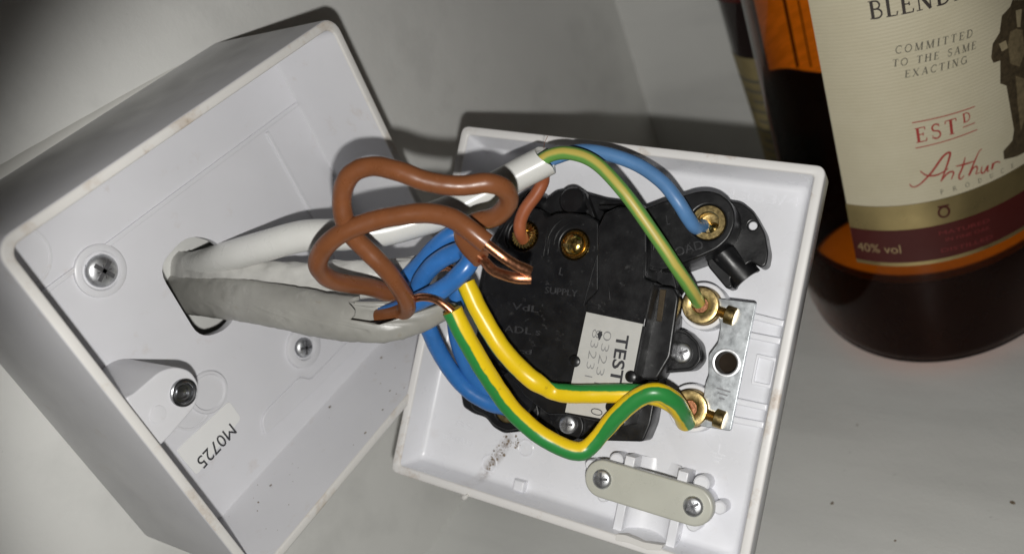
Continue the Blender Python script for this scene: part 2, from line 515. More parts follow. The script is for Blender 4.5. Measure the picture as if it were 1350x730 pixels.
# ------------------------------------------------------------------ mounting box on the wall
# local frame: x along the wall, y up, z out of the wall; origin at the middle of its back
BOXM = Matrix.Translation((43 * MM, 0, 43 * MM)) @ Matrix.Rotation(math.radians(90), 4, 'X')
bx = empty('mounting_box', BOXM, 'open white square mounting box with stained rim, fixed to the wall', 'electrical box')
D = 39.95; FL = 18.0
def ro(i, z, rad): return [(x, y, z) for x, y in rrect(-43 + i, -43 + i, 43 - i, 43 - i, rad)]
me = loops_mesh([ro(.3, .05, 3.6), ro(0, .6, 3.8), ro(0, D - .5, 3.8), ro(.15, D - .12, 3.7), ro(.5, D, 3.5), ro(1.7, D, 2.6), ro(1.95, D - .1, 2.4), ro(2.1, D - .5, 2.3), ro(3.0, FL + .8, 2.0), ro(3.4, FL - .3, 1.8)])
me.materials.append(M['box']); me.materials.append(M['box_rim'])
n_ = len(ro(0, 0, 2))
for p in me.polygons:
    if 3 <= p.index // n_ <= 6: p.material_index = 1
link('box_shell', me, None, bx, smooth=50)
hole = rounded([(-12.40, 14.97), (-2.55, 16.55), (3.14, 10.69), (2.02, -1.69), (-5.90, -6.82), (-13.44, -3.76)], 4, 5)
knock = circle(26, 20, 4.2, 24)
me = prism([(p[0], p[1]) for p in ro(3.2, 0, 2)], FL - 2.2, FL, .1, [hole])
base = link('box_base', me, M['box_base'], bx)
# raised panel, bosses and lugs
lug = rounded([(-39.52, 6.40), (-37.94, 5.85), (-31.53, 5.69), (-28.80, 4.39), (-26.57, 1.40), (-26.94, -2.48), (-29.74, -4.93), (-37.78, -5.80), (-40.43, -5.74)], 2.2, 4)
lug = [(max(-41.6, p[0]), p[1]) for p in lug]
lg = link('fixing_lug', prism(lug, FL - .5, 36, .35), M['box'], bx)
ix, iy = (-30.42, -0.84)
me = lathe([(2.75, -.6), (2.75, .12), (2.62, .2), (2.5, .1), (2.4, -.1), (2.3, .18), (2.05, .25), (1.85, .05), (1.75, -.35), (1.45, -.4), (1.4, -.15), (1.1, -.12), (1.05, -.4), (.7, -.42), (.001, -.25)], 40)
mi = link('metal_insert', me, M['insert'], lg, at(ix, iy, 36.5))
me = lathe([(1.75, 0), (1.7, .18), (1.5, .22), (.001, .2)], 28); bxx, byy = (-36.69, -0.61)
link('moulded_button', me, M['box'], lg, at(bxx, byy, 36))
sx, sy = (-22.50, 21.83)
link('screw_boss', lathe([(5.4, FL - .5), (5.3, FL + .6), (5.0, FL + .8), (4.0, FL + .8), (3.7, FL + .3), (.001, FL + .3)], 36), M['box'], bx, at(sx, sy, 0))
screw(bx, sx, sy, FL + .3, 3.3, 1.6, 25)
sx, sy = (6.76, -23.59)
link('screw_boss', lathe([(5.2, FL - .5), (5.0, FL + .9), (4.6, FL + 1.1), (3.2, FL + 1.1), (2.9, FL + .2), (.001, FL + .2)], 36), M['box'], bx, at(sx, sy, 0))
screw(bx, sx, sy, FL + .2, 2.5, 1.4, 60)
kx, ky = (-18.92, -14.37)
link('round_boss', lathe([(4.9, FL - .5), (4.85, FL + .5), (4.6, FL + .8), (4.1, FL + .8), (3.8, FL + .35), (.001, FL + .3)], 36), M['box'], bx, at(kx, ky, 0))
kx, ky = (-13.53, 22.60)
link('round_knockout', lathe([(6.3, FL - .3), (6.25, FL + .18), (6.0, FL + .25), (5.7, FL + .18), (5.65, FL + .02), (.001, FL + .02)], 40), M['box'], bx, at(-33.5, 33, 0))
link('round_knockout', lathe([(5.3, FL - .3), (5.25, FL + .18), (5.0, FL + .25), (4.7, FL + .18), (4.65, FL + .02), (.001, FL + .02)], 40), M['box'], bx, at(-24, -14, 0))
# low ridges on the base
rid = [(-12.43, -29.29), (-9.99, -28.46), (1.89, -28.71), (3.88, -31.54), (53.21, -32.07), (48.92, -36.04), (4.54, -34.71), (-14.02, -32.95)]
link('base_ridge', prism(rounded(rid, 1.2), FL - .3, FL + .7, .25), M['box_base'], bx)
link('base_rib', box(-39, 24.6, FL - .3, 39.5, 25.6, FL + .6, .2), M['box_base'], bx)
link('base_rib', box(27.5, -38, FL - .3, 28.4, 24, FL + .6, .2), M['box_base'], bx)
link('moulded_mark', text('(GWN', 4.6, .3), M['box_base'], bx, at(2.2, -25.4, FL + .1, rz=0))
# printed sticker, upside down near the lower edge
stk = rounded([(-32.08, -19.28), (-16.12, -19.70), (-16.13, -25.20), (-31.77, -27.23)], 1.0)
so = link('printed_sticker', prism(stk, FL + .02, FL + .26, .05), M['white_sticker'], bx)
a_ = Vector((-18.67, -23.90)); b_ = Vector((-29.93, -24.37))
me = text('M0725', 1.0, .04); w_ = max(v.co.x for v in me.vertices)
sc_ = (b_ - a_).length / w_; me.transform(Matrix.Diagonal((sc_, sc_ * 1.08, 1, 1)))
link('sticker_print', me, M['sticker_print'], so, at(a_.x, a_.y, FL + .28, rz=math.degrees(math.atan2((b_ - a_).y, (b_ - a_).x))))

dv, df = [], []
for i in range(38):
    x = random.uniform(-36, 36); yb = -40.7; h = random.uniform(20, 38); s_ = random.uniform(.05, .16) + .35 * random.random() ** 6; k = len(dv)
    for j in range(5):
        a = j * 2 * math.pi / 5; w_ = s_ * random.uniform(.6, 1.4)
        hh = h + w_ * math.sin(a); dv.append((x + w_ * math.cos(a), -39.65 - (hh - 18) * .06, hh))
    df.append(tuple(range(k, k + 5)))
set_tag(link('dirt', from_py(dv, df), M['smudge'], bx, smooth=0), kind='stuff')
# ------------------------------------------------------------------ face plate hanging on its wires
# local frame: x to the earth bar side, y to the load terminal side, z out of its back; z = 0 is the rim
PM = Matrix(((0.069888, 0.710304, -0.700417), (-0.972245, -0.108659, -0.207203), (-0.223284, 0.695458, 0.682995))).to_4x4(); PM.translation = Vector((75.158, -83.533, 9.089)) * MM
fp = empty('face_plate', PM, 'white square face plate hanging on its wires, back turned up, carrying the black switch unit', 'switch plate')
def pr(i, z, rad): return [(x, y, z) for x, y in rrect(-43 + i, -43 + i, 43 - i, 43 - i, rad)]
ZB = -7.5
me = loops_mesh([pr(2.4, -10.4, 2.5), pr(1.0, -9.9, 2.3), pr(.1, -7.5, 2.0), pr(0, -.5, 1.9), pr(.12, -.12, 1.8), pr(.4, 0, 1.6), pr(1.75, 0, .9), pr(1.95, -.12, .8), pr(2.1, -.5, .8), pr(3.3, ZB + 1.2, 1.2), pr(3.7, ZB + .4, 1.4), pr(4.6, ZB, 2)], True, True)
me.materials.append(M['plate_shell']); me.materials.append(M['plate_rim'])
n_ = len(pr(0, 0, 2))
for p in me.polygons:
    if 3 <= p.index // n_ <= 7 and p.index < 11 * n_: p.material_index = 1
link('plate_shell', me, None, fp, smooth=50)

# --- black switch unit
ZT = 8.0; ZS = 6.0
unit = link('switch_unit', prism(rounded([(-30.19, 13.93), (-25.82, 27.13), (-22.27, 30.17), (-19.02, 29.87), (-17.44, 28.09), (-15.21, 30.37), (-11.24, 31.60), (-7.88, 30.98), (-2.52, 30.29), (5.78, 30.38), (11.31, 25.71), (17.39, 13.60), (19.27, -1.30), (17.33, -6.70), (17.60, -16.23), (16.76, -20.41), (5.32, -23.01), (-2.61, -24.69), (-9.36, -24.31), (-12.56, -25.64), (-15.85, -26.83), (-18.81, -26.14), (-21.24, -24.41), (-24.54, -24.31), (-27.66, -23.43), (-29.44, -19.45), (-28.03, -5.94), (-30.11, 4.70)], .9), ZB - .2, -1.0, .4), M['black'], fp)
wells = [(-17.76, 18.45), (-5.18, 18.34)]
me = prism(rounded([(-22.68, 21.24), (-21.41, 24.25), (-17.13, 25.02), (-14.58, 24.68), (-13.10, 23.15), (-10.78, 24.53), (-7.59, 25.15), (-3.60, 25.21), (-0.67, 24.11), (3.10, 6.65), (1.95, -5.23), (1.87, -17.87), (-3.28, -19.12), (-9.87, -16.29), (-18.13, -9.53), (-22.50, -3.44), (-25.62, 4.80), (-25.48, 11.93)], .7), -1.2, ZS, .35, [circle(*wells[0], 3.55), circle(*wells[1], 3.45)])
link('supply_cover', me, M['black'], unit)
# curved ridges round the wells
def arc_ridge(cx, cy, r0, r1, a0, a1): return circle(cx, cy, r1, 18, a0, a1) + circle(cx, cy, r0, 18, a0, a1)[::-1]
for (cx, cy), rr, a0, a1 in ((wells[1], 4.6, 75, 190), (wells[1], 6.2, 95, 205), (wells[0], 4.4, 80, 230)):
    link('moulded_ridge', prism(arc_ridge(cx, cy, rr, rr + .35, a0, a1), ZS - .3, ZS + .28, .1), M['black'], unit)
# fuse carrier block
me = prism(rounded([(2.95, 9.09), (0.22, 22.57), (1.09, 25.86), (3.99, 27.76), (7.75, 27.79), (10.61, 25.43), (12.02, 19.47), (12.74, 13.61), (14.79, 13.33), (14.87, 4.20), (15.03, -6.80), (14.34, -10.63), (14.57, -17.27), (1.44, -17.91), (1.26, -7.42), (1.52, 4.36), (0.90, 6.40)], .6), -1.2, ZT, .4)
link('fuse_carrier', me, M['black'], unit)
me = prism(rounded([(11.39, 12.77), (17.70, 13.24), (19.27, 11.25), (20.02, -1.26), (18.12, -6.54), (13.28, -7.64)], .8), -1.2, 3.0, .5)
link('side_step', me, M['black'], unit)
me = prism([(15.01, 12.23), (16.34, 12.30), (16.74, 5.52), (15.58, 5.45)], 2.6, 3.35, .1)
link('brass_contact', me, M['dull_brass'], unit)
# load terminal arm
ld = (22.65, 27.55)
me = prism(rounded([(8.08, 28.23), (13.25, 31.09), (16.77, 32.54), (18.99, 33.65), (21.48, 34.14), (23.94, 33.82), (26.07, 32.67), (27.54, 30.80), (28.24, 28.05), (27.60, 24.94), (25.74, 22.43), (22.37, 20.12), (15.93, 16.46), (14.35, 16.03), (10.90, 16.42)], 1.2), ZB - .1, 5.0, .4, [circle(*ld, 3.75)])
link('load_arm', me, M['black'], unit)
link('raised_wedge', prism([(16.21, 16.97), (22.08, 20.21), (14.47, 18.96)], 4.8, 5.25, .08), M['black'], unit)
fl_hole = (30.30, 29.21)
me = prism(rounded([(20.59, 27.26), (22.58, 33.88), (27.19, 33.68), (30.09, 31.95), (33.04, 28.16), (34.62, 24.04), (34.65, 21.47), (33.71, 20.66), (31.44, 21.74), (27.78, 17.53), (28.78, 15.75), (27.63, 15.05), (22.53, 19.26)], .9), ZB - .1, -2.2, .35, [circle(*fl_hole, .95, 18)])
link('cable_flange', me, M['black'], unit)
link('white_rivet', lathe([(.9, ZB), (.9, -2.75), (.75, -2.6), (.001, -2.6)], 20), M['plate'], unit, at(*fl_hole, 0))  # added peg, fills the shaded hole so it looks white
# half-round hood over the cable way
p0 = Vector((23.03, 24.49)); p1 = Vector((30.97, 17.81)); ax = (p1 - p0).normalized(); sd = Vector((-ax.y, ax.x))
L_ = []
for k in range(9):
    t = k / 8; c = p0.lerp(p1, t); h = 5.6 - 2.6 * t ** 1.4; rr = 3.3
    L_.append([(c.x + sd.x * rr * math.cos(a), c.y + sd.y * rr * math.cos(a), -5.2 + h * math.sin(a)) for a in [math.pi * j / 14 for j in range(15)]])
inner = []
for k in range(8, 3, -1):
    t = k / 8; c = p0.lerp(p1, t); h = 4.9 - 2.6 * t ** 1.4; rr = 2.65
    inner.append([(c.x + sd.x * rr * math.cos(a), c.y + sd.y * rr * math.cos(a), -5.2 + h * math.sin(a)) for a in [math.pi * j / 14 for j in range(15)]])
link('cable_hood', loops_mesh(L_ + inner, closed=False), M['black'], unit)
# side lug with its screw
lugp = rounded([(16.46, -5.55), (16.38, 4.80), (20.93, 4.88), (24.20, 2.74), (25.37, -0.62), (24.07, -3.20)], 1.1, 5)
link('side_lug', prism(lugp, ZB, -2.6, .3), M['black'], unit)
cx_, cy_ = (20.78, -0.12)
def shrink(p, k): return [(cx_ + (q[0] - cx_) * k, cy_ + (q[1] - cy_) * k) for q in p]
link('lug_rim', prism(lugp, -2.9, -1.7, .2, [shrink(lugp, .84)]), M['black'], unit)
o = screw(unit, cx_, cy_, -2.7, 2.35, 1.1, 30, deep=True); link('screw_recess', cross_mesh(2.35, 1.1), M['slot'], unit, at(cx_, cy_, -2.7, rz=30))
cx_, cy_ = (-0.44, -20.83)
link('lower_lug', prism(stadium((cx_ - 2.5, cy_ + 2.6), (cx_ + .3, cy_ - .3), 3.3), -1.5, -.2, .3), M['black'], unit)
o = screw(unit, cx_, cy_, -.2, 2.1, 1.1, 10, deep=True); link('screw_recess', cross_mesh(2.1, 1.1), M['slot'], unit, at(cx_, cy_, -.2, rz=10))
# lower-left terminal block
wl = (-15.38, -21.15)
me = prism(rounded([(-27.30, -16.78), (-23.44, -10.52), (-9.32, -16.21), (-7.02, -20.52), (-10.08, -23.88), (-14.31, -25.81), (-17.99, -25.32), (-20.39, -23.60), (-24.13, -23.26)], 1.2), -1.2, 1.0, .4, [circle(*wl, 3.0)])
link('neutral_block', me, M['black'], unit)
link('neutral_terminal', lathe([(2.95, -.4), (2.95, .3), (2.6, .45), (1.7, .45), (1.6, .2), (1.5, -.9), (.001, -.9)], 32), M['brass'], unit, at(*wl, 0.2))
link('round_dome', lathe([(5.4, 0), (5.3, 1.6), (4.9, 2.1), (4.4, 1.9), (.001, 1.8)], 40), M['black'], unit, at(*(-13.44, -16.82), .8))
# brass terminals
gear = []
for z, k in ((-4.5, 1), (-.6, 1), (-.3, .9), (-.2, .55), (-.9, .5), (-3, .48)):
    gear.append([((3.15 + .22 * math.cos(22 * a)) * k * math.cos(a), (3.15 + .22 * math.cos(22 * a)) * k * math.sin(a), z) for a in [2 * math.pi * j / 132 for j in range(132)]])
link('supply_terminal', loops_mesh(gear, cap_last=True), M['brass_bright'], unit, at(*wells[0], ZS))
link('supply_terminal', lathe([(3.3, -4), (3.3, -.35), (3.1, -.1), (2.75, -.1), (2.6, -.5), (2.45, -.5), (2.4, .35), (2.0, .8), (1.2, 1.15), (.001, 1.25)], 40), M['brass_bright'], unit, at(*wells[1], ZS))
link('terminal_slot', slot_mesh(2.4, 1.1, 20), M['brass'], unit, at(*wells[1], ZS))
link('load_terminal', lathe([(3.7, -3), (3.7, -.15), (3.5, .1), (2.35, .1), (2.2, -.1), (2.1, -2.4), (1.0, -2.6), (.001, -2.3)], 40), M['brass'], unit, at(*ld, 4.6))
link('terminal_screw', lathe([(1.1, 0), (1.1, .6), (.8, 1.0), (.001, 1.15)], 24), M['brass_bright'], unit, at(ld[0] + 1.25, ld[1] - .9, 3.2))
# moulded words
def word(s, p, q, z, h=None, parent=unit, mat='black_text', depth=.3):
    p = Vector(p); q = Vector(q); me = text(s, 1.0, depth); w = max(v.co.x for v in me.vertices)
    k = (q - p).length / w; me.transform(Matrix.Diagonal((k, h / .73 if h else k, 1, 1)))
    return link('moulded_word', me, M[mat], parent, at(p.x, p.y, z, rz=math.degrees(math.atan2((q - p).y, (q - p).x))))
word('SUPPLY', (-9.78, 6.63), (-2.02, 7.21), ZS + .05, 1.5)
word('L', (-7.45, 11.15), (-6.52, 11.14), ZS + .05, 1.8)
word('VdL', (-16.83, 1.69), (-10.44, 2.05), ZS + .05, 1.5)
word('ADL s', (-17.54, -3.67), (-8.80, -2.76), ZS + .05, 1.6)
word('cd', (-13.17, -7.61), (-10.03, -7.28), ZS + .05, 1.1)
word('LOAD', (16.12, 18.77), (22.93, 22.14), 5.05, 1.9)
word('L', (14.20, 25.65), (14.98, 25.93), 5.05, 2.2)
link('moulded_seam', box(-.15, -9, 0, .15, 9, .2, .06), M['black'], unit, at(*(0.34, 14.51), ZS - .06, rz=-4))
def bar(p, q, w, z0, z1, name='moulded_rib', bev=.1):
    p = Vector(p); q = Vector(q); L = (q - p).length
    return link(name, box(0, -w / 2, z0, L, w / 2, z1, bev), M['black'], unit, at(p.x, p.y, 0, rz=math.degrees(math.atan2((q - p).y, (q - p).x))))
bar((11.92, 19.13), (12.64, 14.08), .5, ZT - .4, ZT + .25); bar((14.73, 12.84), (14.62, 5.44), .5, ZT - .4, ZT + .25); bar((14.62, 3.83), (14.71, -6.07), .55, ZT - .4, ZT + .3)  # thin ridges added along the block edge to catch highlight lines
bar((1.04, 5.76), (4.17, 5.86), .5, ZT - .3, ZT + .2); bar((-1.99, -6.07), (0.22, -6.27), .5, ZS - .3, ZS + .25)
bar((-12.25, 21.03), (-11.92, 14.51), .4, ZS - .3, ZS + .22); bar((-11.27, 20.83), (-10.91, 15.02), .3, ZS - .3, ZS + .18)
bar((5.05, 11.44), (6.19, 7.72), .35, ZT - .2, ZT + .15); bar((12.02, 24.83), (12.36, 19.95), .4, 4.6, 5.25); bar((11.62, 16.22), (15.03, 15.98), .6, 4.4, 5.2)
link('moulded_boss', lathe([(3.2, 0), (3.1, 3.4), (2.7, 3.9), (.001, 3.9)], 36), M['black'], unit, at(*(-9.34, 28.27), -1.2))
link('moulded_boss', lathe([(2.2, 0), (2.1, 3.0), (1.8, 3.4), (.001, 3.4)], 32), M['black'], unit, at(*(-19.40, 27.61), -1.2))
bar((-7.16, 30.32), (-3.83, 25.20), .8, -1.2, 1.6); bar((-2.70, 27.61), (6.25, 29.20), .8, -1.2, 2.4)
# test sticker
sp_ = [(1.55, 4.36), (14.40, 4.26), (14.76, -16.42), (1.37, -17.43)]
st = link('test_sticker', prism(sp_, ZT + .01, ZT + .13, .03), M['sticker'], unit)
def down_text(s, p, q, h, mat, bold=0.0):
    p = Vector(p); q = Vector(q); me = text(s, 1.0, .03, bold=bold); w = max(v.co.x for v in me.vertices)
    k = (q - p).length / w; me.transform(Matrix.Diagonal((k, h / .73, 1, 1)))
    link('sticker_print', me, M[mat], st, at(p.x, p.y, ZT + .15, rz=math.degrees(math.atan2((q - p).y, (q - p).x))))
down_text('TEST', (9.34, 1.15), (9.80, -8.94), 2.7, 'sticker_print', .02)
down_text('03231', (6.35, 1.53), (6.42, -10.03), 1.9, 'sticker_faint', -.018)
down_text('83231 0', (3.79, 1.34), (4.18, -13.32), 1.9, 'sticker_faint', -.02)
down_text('0', (6.93, -14.79), (6.94, -16.41), 2.9, 'sticker_print', -.02)
bl_ = [(random.uniform(.5, 1.2) * .6 * math.cos(a), random.uniform(.5, 1.2) * 1.1 * math.sin(a)) for a in [2 * math.pi * i / 16 for i in range(16)]]
link('ink_blot', prism(bl_, 0, .03, .004), M['sticker_print'], st, at(*(5.59, 0.23), ZT + .17))
for px in ((1.26, -6.43), (14.07, -6.85), (11.20, -13.93)):
    link('stop_peg', lathe([(1.25, -.3), (1.25, .3), (1.0, .5), (.001, .5)], 20), M['black'], unit, at(*px, ZT))

# --- earth bar
bar = [(26.79, 13.00), (34.37, 13.28), (34.32, -13.68), (27.17, -14.03), (28.13, -4.26), (27.13, -0.91), (27.76, 2.46)]
hc = (30.69, -0.14)
eb = link('earth_bar', prism(rounded([(25.38, 12.74), (34.37, 13.28), (34.32, -13.68), (27.85, -14.18), (27.35, -5.24), (27.66, -3.55), (26.82, 0.64), (28.19, 3.53), (28.13, 7.08)], .5), -2.4, -1.0, .12, [circle(*hc, 2.35)]), M['zinc'], fp)
link('hole_collar', lathe([(2.95, 0), (2.95, .25), (2.7, .32), (2.35, .2), (2.2, -.4), (2.2, -6)], 36), M['screw'], eb, at(*hc, -1.05))
link('screw_hole', lathe([(2.2, 0), (.001, 0)], 30), M['hole'], eb, at(*hc, -4.5))  # flat near-black disc, the shade down the hole put into its colour
# stamped earth sign
for i, w in enumerate((3.0, 2.1, 1.2)):
    link('stamped_mark', box(-w / 2, -.17, 0, w / 2, .17, .06, .02), M['slot'], eb, at(hc[0] + .6, hc[1] - 5.6 - .9 * i, -1.04, rz=-4))
for k_, (pc, ang) in enumerate((((23.25, 10.62), -8), ((25.18, -11.08), -6))):
    ep = link('earth_terminal', lathe([(3.95, -4.5), (3.95, -.1), (3.8, .12), (3.5, .2), (1.95, .2), (1.75, .05), (1.65, -2.2), (.001, -2.3)], 44), M['brass'], fp, at(*pc, 0))
    # grub screw from the side
    prof = [(1.05, 3.4), (1.05, 5.0)]
    th = []
    for i in range(7): th += [(1.25, 3.6 + i * .28), (1.0, 3.74 + i * .28)]
    me = lathe(th + [(1.9, 5.6), (1.95, 5.75), (1.95, 7.4), (1.75, 7.6), (.001, 7.6)], 32)
    link('clamp_screw', me, M['brass'], ep, at(0, 0, -.9, ry=90, rz=ang))
    link('bore', lathe([(1.6, 0), (.001, 0)], 24), M['copper'], ep, at(0, 0, -1.4))
    link('terminal_collar', lathe([(5.2, ZB - .2), (5.1, -2.6), (4.9, -2.4), (4.3, -2.4), (4.1, -2.7), (4.1, ZB)], 44), M['plate'], fp, at(*pc, 0))

# --- cord clamp
ca = (10.26, -30.06); cb = (30.41, -30.20)
cl = link('cord_clamp', prism(stadium(ca, cb, 4.05), -1.4, 1.5, .45), M['nylon'], fp)
for i, c_ in enumerate((ca, cb)):
    screw(cl, c_[0], c_[1], 1.3, 2.15, 1.1, 15 + 25 * i, deep=True)
    link('screw_recess', cross_mesh(2.15, 1.1), M['slot'], cl, at(c_[0], c_[1], 1.3, rz=15 + 25 * i))
    link('clamp_post', lathe([(3.4, ZB), (3.3, -1.4)], 28), M['plate'], fp, at(c_[0], c_[1], 0))
clx = (Vector(cb) - Vector(ca)).normalized(); cly = Vector((-clx.y, clx.x)); cmid = (Vector(ca) + Vector(cb)) / 2
def cpos(u, v): q = cmid + clx * u + cly * v; return q.x, q.y
cang = math.degrees(math.atan2(clx.y, clx.x))
for u, v, rr in ((-9.0, 4.2, 1.55), (10.0, 4.4, 1.7), (-10.3, -4.2, 1.3), (10.0, -4.3, 1.5), (14.6, .6, 1.4), (-14.6, 1.6, 1.2)):
    x, y = cpos(u, v); link('locating_peg', lathe([(rr, ZB - .1), (rr, -2.2), (rr * .8, -1.9), (.001, -1.9)], 22), M['plate'], fp, at(x, y, 0))
for u, v in ((-5.6, 4.4), (6.2, 4.4)):
    x, y = cpos(u, v); link('locating_post', box(-1.1, -1.6, ZB - .1, 1.1, 1.6, -.6, .25), M['plate'], fp, at(x, y, 0, rz=cang))
for u in (-5.9, 6.0):
    x, y = cpos(u, -6.6); link('channel_wall', box(-1.0, -5.4, ZB - .1, 1.0, 3.5, -2.6, .25), M['plate'], fp, at(x, y, 0, rz=0))
x, y = cpos(0, -6.4)
tr = []
for yy, zz, k in ((-4.6, 0, 1), (-3.4, 0, 1), (4, -.2, 1), (12.5, -.6, 1)):
    tr.append([(4.9 * k * math.sin(a), yy, ZB + 3.6 + zz - 3.2 * math.cos(a)) for a in [-math.pi / 2 + math.pi * j / 18 for j in range(19)]])
link('cable_saddle', loops_mesh(tr, closed=False), M['plate'], fp, at(x, y, 0))
link('broken_edge', prism(rounded([(-5, -.6), (-2, -.2), (2.2, -.4), (5, .3), (5.2, 1.5), (1, .9), (-3, 1.2), (-5.1, .8)], .3), -2.5, .15, .12), M['box_rim'], fp, at(x, y - 5.0, -.1))
link('moulded_sign', join(box(-1.6, -.14, 0, 1.6, .14, .12, .03), box(-1.0, -.9, 0, 1.0, -.64, .12, .03), box(-.5, -1.7, 0, .5, -1.42, .12, .03), box(-.14, 0, 0, .14, 2.2, .12, .03)), M['plate'], fp, at(*(31.41, -19.66), ZB - .02))
# ribs and pocket beside the earth bar
for pa, pb in (((32.69, 10.67), (39.78, 10.26)), ((32.69, 6.54), (39.86, 6.54)), ((33.05, -7.71), (39.75, -7.58)), ((33.17, -11.62), (39.83, -11.28))):
    pa = Vector(pa); pb = Vector(pb)
    link('edge_rib', box(0, -.7, 0, (pb - pa).length, .7, 1.7, .3), M['plate'], fp, at(pa.x, pa.y, ZB - .1, rz=math.degrees(math.atan2((pb - pa).y, (pb - pa).x))))
pp = rounded([(35.47, 3.01), (39.77, 2.95), (39.76, -3.54), (35.47, -3.54)], .4)
mid = Vector((sum(q[0] for q in pp) / len(pp), sum(q[1] for q in pp) / len(pp)))
link('pocket_rim', prism(pp, ZB - .1, ZB + .9, .15, [[(mid.x + (q[0] - mid.x) * .78, mid.y + (q[1] - mid.y) * .78) for q in pp]]), M['plate'], fp)
link('edge_block', box(-1.3, -1.3, 0, 1.3, 1.3, 2.6, .4), M['plate'], fp, at(*(-11.41, -38.30), ZB - .2))
for q in ((-20.91, -35.61), (-12.45, -29.73)):
    link('moulded_ring', lathe([(2.1, 0), (2.05, .22), (1.9, .28), (1.75, .22), (1.7, 0)], 30), M['plate'], fp, at(*q, ZB - .03))
def pword(s, p, q, h): word(s, p, q, ZB - .02, h, fp, 'plate', .24)
pword('1363/4', (22.07, 34.86), (37.81, 35.18), 2.3)
pword('BS', (-32.42, -29.25), (-27.24, -29.27), 1.6)
pword('THRU', (-35.00, -33.12), (-26.33, -33.15), 1.6)
# dirt brushed along the plate below the unit
dv, df = [], []
for i in range(110):
    t = random.random(); a = Vector((-16.94, -28.70)).lerp(Vector((-21.41, -37.96)), t); w = .9 * (1 - .5 * t)
    if i > 88: a = Vector((-14.55, -28.45)).lerp(Vector((-14.84, -30.72)), random.random()); w = .45
    x = a.x + random.gauss(0, w); y = a.y + random.gauss(0, .5); s = random.uniform(.03, .12) + .3 * random.random() ** 4; k = len(dv); an = random.random() * 3
    for j in range(5):
        an2 = an + j * 2 * math.pi / 5; dv.append((x + s * random.uniform(.6, 1.5) * math.cos(an2), y + s * random.uniform(.6, 1.5) * math.sin(an2), ZB + .03))
    dv.append((x, y, ZB + .12)); df += [(k + j, k + (j + 1) % 5, k + 5) for j in range(5)]
set_tag(link('dirt', from_py(dv, df), M['smudge'], fp), kind='stuff')
me = tube([(*(-23.11, -43.20), -1), (*(-22.02, -43.43), -.2), (*(-21.03, -42.43), .1)], [(0, .35), (.5, .7), (1, .3)], n=10, step=.3)
link('glue_drip', me, M['box_rim'], fp)

# ------------------------------------------------------------------ cables (millimetres in the room)
def cable(name, base, label, group=None):
    o = empty(name, Matrix.Translation(Vector(base) * MM), label, 'cable', group)
    def add(nm, me, mat, parent=None):
        me.transform(Matrix.Translation(-Vector(base))); return link(nm, me, M[mat], parent or o, smooth=60)
    return o, add

fx, add = cable('flex_cable', (43.83, -7.80, 48.31), 'round white flex with thin brown, blue and striped green cores running to the black unit')
add('sheath', tube([(44.33, -2.56, 47.31), (44.04, -12.22, 49.18), (44.70, -19.91, 50.62), (47.36, -31.47, 51.82), (51.16, -40.24, 51.82), (54.84, -47.34, 49.69), (59.81, -52.90, 47.03), (65.10, -57.85, 45.52), (70.22, -63.51, 44.92), (76.71, -69.74, 45.33), (83.40, -75.97, 46.00), (89.34, -82.89, 46.88)], 3.35, n=26,
    wall=.8, ends=lambda a: 1 - .052 * (1 + math.cos(a + .75)) * .5 - .03 * max(0, math.sin(a - .6)) ), 'white_flex')
add('brown_core', tube([(84.00, -75.37, 45.46), (88.10, -76.42, 43.24), (88.63, -75.84, 40.59), (86.75, -74.17, 38.30), (84.32, -71.84, 36.14), (82.66, -70.40, 33.83), (81.88, -69.89, 31.48), (83.10, -68.97, 28.10)], 1.45), 'flex_brown')
add('blue_core', tube([(86.10, -76.02, 45.26), (90.45, -80.45, 45.23), (92.22, -85.38, 45.39), (93.15, -90.93, 43.78), (93.48, -97.07, 40.68), (92.36, -102.29, 36.94), (90.79, -105.49, 33.07), (90.58, -106.76, 29.27), (91.73, -107.30, 26.01), (96.11, -107.02, 23.75)], 1.5), 'flex_blue')
add('earth_core', tube([(84.10, -77.81, 46.62), (86.56, -82.42, 48.03), (87.50, -87.17, 47.39), (87.13, -92.18, 44.82), (84.88, -97.85, 39.13), (83.01, -102.51, 31.12), (81.86, -105.95, 23.48), (82.73, -107.22, 16.99), (84.61, -106.93, 11.65)], 1.42, twist=[(0, -20), (.5, 12), (1, -15)]), 'flex_earth')
add('bare_strands', tube([(87.90, -79.82, 48.86), (88.03, -80.48, 50.21), (88.39, -81.52, 51.39)], .07, n=6), 'copper')

